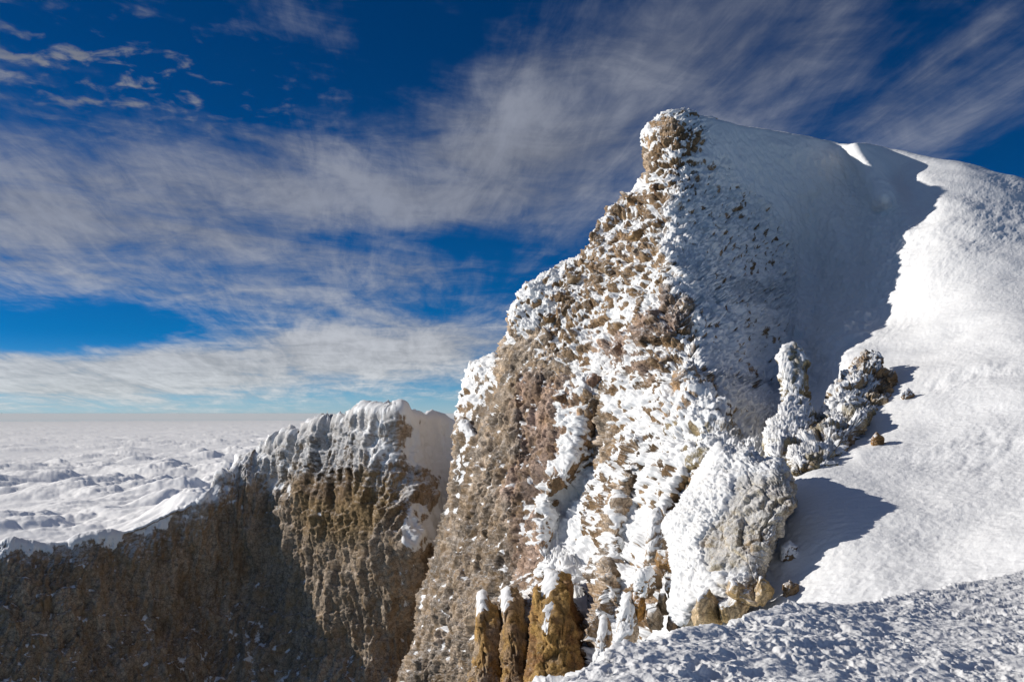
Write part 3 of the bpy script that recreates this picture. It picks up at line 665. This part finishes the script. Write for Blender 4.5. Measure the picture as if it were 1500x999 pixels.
rock('rock_outcrop', 'lower snow-plastered rock rib running down to the big outcrop, with olive patches', 'outcrop', [(1232,585),(1262,588),(1282,602),(1268,622),(1248,640),(1232,662),(1212,688),(1165,692),(1158,672),(1174,650),(1180,625),(1196,604),(1212,588)], 69.0, 53.2, 3.0, 2.0, (0.27,0.20,0.12), 0.58, 0.72, 7, None, snow_h=0.22, color2=OLIVE, dust0=0.6, cuts=5,
     bare=[[(1200,605),(1218,610),(1200,640),(1185,640)],[(1180,668),(1206,658),(1202,686),(1178,688)],[(1235,605),(1258,600),(1240,625)]])
G4 = 'boulders bedded in the upper cliff'
for lab, cx, cy, rx, ry, c1 in (('golden-brown block just below the snowy tip of the ridge step', 932, 345, 15, 13, (0.30,0.19,0.09)), ('tan block on the skyline of the upper ridge', 876, 352, 10, 11, TAN),
      ('flat tan rock under the golden-brown block', 937, 369, 15, 8, TAN), ('dark brown rock under the summit block', 961, 276, 9, 10, (0.17,0.10,0.06)), ('brown rock beside the sky below the summit', 924, 290, 9, 7, BROWN),
      ('grey-brown slab at the left edge of the boulder band', 841, 408, 13, 11, (0.26,0.19,0.12)), ('brown overhanging block above the pale lower wall', 822, 436, 13, 11, BROWN), ('upright brown block in the middle of the boulder band', 868, 388, 12, 14, (0.25,0.17,0.10)),
      ('rounded grey-tan rock right of the boulder band', 893, 398, 9, 10, (0.29,0.23,0.16)), ('small brown knob near the shaded edge of the ridge', 965, 328, 10, 8, BROWN), ('dark tan ledge rock at the foot of the boulder band', 806, 466, 13, 8, (0.25,0.16,0.08)),
      ('large pink-grey slab in the middle of the lit face', 958, 470, 22, 24, PINK), ('tan corner block at the right edge of the lit face', 1003, 452, 12, 17, TAN), ('small pinkish block below the large slab', 905, 512, 15, 17, PINK),
      ('pale tan slab under the dark ledge rock', 800, 494, 12, 16, TAN), ('red-brown block low in the lit face', 868, 556, 13, 11, (0.22,0.14,0.10)), ('brown block on the rib above the white gully', 815, 706, 17, 11, BROWN), ('dark brown ledge rock under a shelf of snow', 828, 583, 26, 9, (0.21,0.13,0.08))):
    n_ = 9; ra = np.random.default_rng(int(cx*7 + cy)); an = np.sort(np.linspace(0, 2*np.pi, n_, endpoint=False) + ra.uniform(-.25, .25, n_))
    ol = [(cx + rx*1.05*ra.uniform(.78, 1.1)*math.cos(t), cy + ry*1.05*ra.uniform(.78, 1.1)*math.sin(t)) for t in an]
    dd_ = sheet(cx, cy) - 1.5
    rock('boulder', lab, 'boulder', ol, dd_ + 0.7, dd_ - 0.5, 1.5, 1.6, tuple(0.92*x for x in c1), 0.06, 0.20, 5, G4, cuts=14, snow_h=0.14, dust0=0.1)
rock('boulder', 'small rimed rock beside the shadow of the broad outcrop', 'boulder', [(1318,578),(1330,571),(1340,578),(1338,590),(1322,594)], sheet(1330,592)+0.2, sheet(1330,592)-0.2, 0.6, 0.7, BROWN, 0.45, 0.4, 5)
rock('boulder', 'lone rust-brown boulder with snow on top, on the open slope', 'boulder', [(1276,642),(1284,634),(1294,640),(1296,654),(1288,662),(1276,656)], sheet(1286,660)+0.1, sheet(1286,660)-0.15, 0.5, 0.6, (0.27,0.14,0.045), 0.05, 0.35, 5, snow_h=0.06)
rock('boulder', 'snow-capped little rock with two dark spots, right of the outcrop', 'boulder', [(1145,800),(1156,793),(1168,800),(1170,818),(1158,828),(1144,822)], sheet(1157,826)+0.1, sheet(1157,826)-0.2, 0.5, 0.5, DARK, 0.85, 0.35, 5, snow_h=0.07)
rock('boulder', 'round dark brown boulder at the edge of the foreground snow', 'boulder', [(1147,856),(1157,850),(1168,857),(1170,870),(1160,880),(1148,874)], sheet(1158,878)+0.1, sheet(1158,878)-0.2, 0.5, 0.5, (0.19,0.13,0.075), 0.02, 0.35, 5, snow_h=0.05)
print('rocks', time.time() - T0)


# ================================================================== SEA OF CLOUD
def make_clouds(na=int(560*QUAL), nr=int(480*QUAL)):
    az = np.radians(np.r_[np.linspace(-75, -35, 40), np.linspace(-34.8, 6, na-80), np.linspace(6.5, 75, 40)])
    H = -1500.0
    dep = np.r_[np.r_[np.linspace(0.8, 0.225, 24), np.linspace(0.22, 0.0085, nr-54)], np.geomspace(0.0084, 0.0062, 30)]   # slope below the horizon
    r = -H/dep
    A, Rr = np.meshgrid(az, r)
    x, y = Rr*np.sin(A), Rr*np.cos(A)
    p = np.stack([x, y, np.zeros_like(x)], -1)
    wq = 0.45*np.stack([perlin(p/2600, 301), perlin(p/2600, 302), np.zeros_like(x)], -1)
    h, a, tot = 0, 1.0, 0
    for k in range(6):
        q = p/(2500/(1.95**k)) + wq*(1.5**k) + 5.3*k
        h = h + a*np.abs(perlin(q, 330+k))*2.2; tot += a; a *= 0.52
    h = h/tot
    big = fbm(p/9000, 3, 350)
    fade = 1/(1 + (Rr/42000)**2)
    calm = sstep(fbm(p/np.array([7000, 3800, 1]), 3, 360, 0.6), -0.28, 0.22)
    wisp = fbm(p/np.array([900, 420, 1]) + 3*wq, 4, 370, 0.6)
    z = H + (430*h*(0.45 + 0.9*sstep(big, -0.35, 0.4))*(0.40 + 0.80*calm) + 34*wisp + 420*big)*(0.16 + 0.84*fade) - 420
    return np.stack([x, y, z], -1)
mc, ntc = new_mat('cloud top'); g = NG(ntc)
b = g.n('ShaderNodeBsdfPrincipled'); b.inputs['Base Color'].default_value = (0.97, 0.96, 0.945, 1); b.inputs['Roughness'].default_value = 1.0; b.inputs['Specular IOR Level'].default_value = 0
o = g.n('ShaderNodeOutputMaterial'); g.l(b.outputs[0], o.inputs[0])
PC = make_clouds()
sea = mesh_obj('cloud_sea', PC, quads(*PC.shape[:2])[:, ::-1], mc); sea['kind'] = 'stuff'; sea['label'] = 'sea of white cloud far below, reaching the horizon'

# thin air between the viewpoint and the far cloud
if True:
    mh, nth = new_mat('air'); g = NG(nth)
    pv = g.n('ShaderNodeVolumePrincipled'); pv.inputs['Density'].default_value = 4e-6; pv.inputs['Color'].default_value = (1.0, 0.985, 0.965, 1); pv.inputs['Anisotropy'].default_value = 0.0
    o = g.n('ShaderNodeOutputMaterial'); g.l(pv.outputs[0], o.inputs['Volume'])
    hx = 620000.0; zb, zt = -3000.0, 75.0
    Vh = np.array([(x, y, z) for z in (zb, zt) for y in (-3000.0, hx) for x in (-hx, hx)], f4)
    Qh = np.array([(0, 2, 3, 1), (4, 5, 7, 6), (0, 1, 5, 4), (2, 6, 7, 3), (0, 4, 6, 2), (1, 3, 7, 5)])
    hz = mesh_obj('haze', Vh, Qh, mh, smooth=False); hz['kind'] = 'stuff'; hz['label'] = 'thin haze over the sea of cloud'
# ================================================================== SKY, SUN, CAMERA
world = bpy.data.worlds.new('World'); scene.world = world; world.use_nodes = True
nt = world.node_tree; nt.nodes.clear(); g = NG(nt)
sky = g.n('ShaderNodeTexSky', sky_type='NISHITA'); sky.sun_disc = False; sky.sun_elevation = SUN_EL; sky.sun_rotation = -SUN_AZ
sky.altitude = 4500; sky.air_density = 1.0; sky.dust_density = 0.1; sky.ozone_density = 3.0
dirn = g.n('ShaderNodeTexCoord').outputs['Generated']
sx = g.n('ShaderNodeSeparateXYZ'); g.l(dirn, sx.inputs[0]); dx, dy, dz = sx.outputs
azm = g.m('ARCTAN2', dx, dy); elv = g.m('ARCSINE', dz)
def bump(px, py, rx, ry, rot=0.0, k=1.0):
    """soft oval of cloud round a direction (given like a point of the photo, sizes too)"""
    a0 = math.atan((px - CX)/F); e0 = math.atan((HORIZON - py)/F*math.cos(a0)); rx, ry = rx/F, ry/F
    c, s_ = math.cos(math.radians(rot)), math.sin(math.radians(rot))
    u = g.m('SUBTRACT', azm, a0); v = g.m('SUBTRACT', elv, e0)
    p = g.m('ADD', g.m('MULTIPLY', u, c/rx), g.m('MULTIPLY', v, s_/rx)); q = g.m('ADD', g.m('MULTIPLY', u, -s_/ry), g.m('MULTIPLY', v, c/ry))
    r2 = g.m('ADD', g.m('MULTIPLY', p, p), g.m('MULTIPLY', q, q))
    return g.m('MULTIPLY', g.m('EXPONENT', g.m('MULTIPLY', r2, -1.0)), k)
def total(*b):
    o = b[0]
    for x in b[1:]: o = g.m('ADD', o, x)
    return o
# cloud plane coordinates
den = g.m('ADD', g.m('MAXIMUM', dz, 0.0), 0.10)
qx, qy = g.m('DIVIDE', dx, den), g.m('DIVIDE', dy, den)
th = math.radians(9); ct, st = math.cos(th), math.sin(th)
al = g.m('ADD', g.m('MULTIPLY', qx, -st), g.m('MULTIPLY', qy, ct)); ac = g.m('ADD', g.m('MULTIPLY', qx, ct), g.m('MULTIPLY', qy, st))
def vec(a, b, c=0.0):
    n_ = g.n('ShaderNodeCombineXYZ'); g.put(n_.inputs[0], a); g.put(n_.inputs[1], b); g.put(n_.inputs[2], c); return n_.outputs[0]
streak = g.noise(vec(g.m('MULTIPLY', al, 0.55), g.m('MULTIPLY', ac, 2.2)), 1.0, 8, 0.62, 0.9)
puff = g.noise(vec(al, ac, 3.0), 3.2, 10, 0.62, 0.5)
fib = g.noise(vec(g.m('MULTIPLY', al, 1.4), g.m('MULTIPLY', ac, 7.0), 5.0), 1.6, 8, 0.66, 1.4)
broad = g.noise(vec(al, g.m('MULTIPLY', ac, 1.5), 7.0), 0.9, 3, 0.5, 0.3)
fieldc = total(bump(60, 330, 330, 100, 0, 0.95), bump(430, 270, 330, 85, 5, 0.72), bump(760, 230, 230, 150, 20, 0.70), bump(930, 90, 330, 150, 20, 0.68),
     bump(1180, 60, 170, 160, 30, 0.5), bump(420, 420, 300, 45, 0, 0.42), bump(600, 400, 60, 26, 30, 0.3), bump(1480, 180, 160, 70, 20, 0.22), bump(1370, 110, 260, 26, 32, 0.30),
     bump(120, 25, 260, 34, -3, 0.40), bump(90, 95, 140, 26, -8, 0.25), bump(440, 505, 460, 34, 4, 0.95), bump(200, 550, 700, 42, 2, 1.45), bump(500, 66, 60, 60, 40, 0.22),
     bump(370, 110, 210, 60, 0, -0.35), bump(600, 130, 90, 90, -30, -0.35), bump(70, 492, 230, 36, 3, -1.1), bump(590, 345, 190, 26, -4, -0.55), bump(250, 395, 160, 24, 4, -0.25), bump(1230, 190, 60, 90, 30, -0.3), bump(760, 380, 130, 50, 0, -0.25))
cov = g.m('ADD', fieldc, g.m('ADD', g.m('MULTIPLY', g.m('SUBTRACT', streak, 0.5), 1.9), g.m('ADD', g.m('ADD', g.m('MULTIPLY', g.m('SUBTRACT', puff, 0.5), 1.5), g.m('MULTIPLY', g.m('SUBTRACT', fib, 0.5), 0.45)), g.m('MULTIPLY', g.m('SUBTRACT', broad, 0.5), 0.6))))
hst = g.noise(vec(g.m('MULTIPLY', azm, 3.2), g.m('ADD', g.m('MULTIPLY', elv, 20.0), g.m('MULTIPLY', azm, 1.5)), 21.0), 1.0, 8, 0.62, 0.6)
cov = g.m('ADD', cov, g.m('MULTIPLY', g.m('MULTIPLY', g.m('SUBTRACT', hst, 0.5), 2.0), g.rng(azm, -0.15, 0.25, 1.0, 0.15)))
small = g.noise(vec(qx, qy, 11.0), 13.0, 5, 0.55, 0.3)
smask = total(bump(150, 35, 230, 60, -3), bump(250, 110, 230, 50, 0), bump(60, 100, 160, 50, 0))
cov = g.m('ADD', cov, g.m('MULTIPLY', g.rng(small, 0.45, 0.80), g.m('MULTIPLY', smask, 1.0)))
cov = g.m('ADD', cov, g.rng(elv, 0.52, 0.9, 0.0, 0.75))  # unseen cloud added overhead, above the view, to make the blue fill light neutral
alpha = g.rng(cov, 0.0, 1.5, 0.0, 0.86, smooth=True)
lowb = g.rng(elv, 0.0, 0.22, 1.0, 0.0)
ccol = g.mix(lowb, (2.6, 2.8, 3.35, 1), (6.3, 6.3, 6.3, 1))
shine = g.m('MULTIPLY', g.rng(g.m('ADD', g.m('MULTIPLY', streak, 0.45), g.m('ADD', g.m('MULTIPLY', fib, 0.2), g.m('MULTIPLY', puff, 0.35))), 0.36, 0.66, 0.75, 1.3), 1.0)
cs = g.n('ShaderNodeCombineXYZ')
for i in range(3): g.l(shine, cs.inputs[i])
ccol = g.vm('MULTIPLY', ccol, cs.outputs[0])
tint = g.mix(g.rng(elv, 0.0, 0.09), (0.45, 0.75, 0.95, 1), g.mix(g.rng(elv, 0.09, 0.40, smooth=False), (0.015, 0.40, 0.70, 1), (0.005, 0.32, 0.60, 1)))
base = g.mix(1.0, sky.outputs[0], tint, 'MULTIPLY')
haze = g.mix(g.rng(elv, -0.005, 0.03, 0.5, 0.0), base, (4.6, 5.6, 6.4, 1))
skyc = g.mix(alpha, haze, ccol)
bg = g.n('ShaderNodeBackground'); bg.inputs['Strength'].default_value = 0.09
g.l(skyc, bg.inputs['Color'])
o = g.n('ShaderNodeOutputWorld'); g.l(bg.outputs[0], o.inputs[0])

sl = bpy.data.lights.new('sun', 'SUN'); sl.energy = 5.0; sl.angle = math.radians(0.53); sl.color = (1.0, 0.945, 0.865)
so = bpy.data.objects.new('sun', sl); COL.objects.link(so)
from mathutils import Vector
so.rotation_euler = Vector(TO_SUN).to_track_quat('Z', 'Y').to_euler()

cam = bpy.data.cameras.new('camera'); cam.sensor_width = 36; cam.lens = 36*F/1500; cam.clip_end = 2e6; cam.clip_start = 0.05
co = bpy.data.objects.new('camera', cam); COL.objects.link(co); co.rotation_euler = (math.pi/2 + PITCH, 0, 0)
scene.camera = co
scene.view_settings.view_transform = 'Standard'; scene.view_settings.look = 'None'; scene.view_settings.exposure = 0; scene.view_settings.gamma = 1
scene.cycles.max_bounces = 5; scene.cycles.diffuse_bounces = 3
print('done', time.time() - T0)
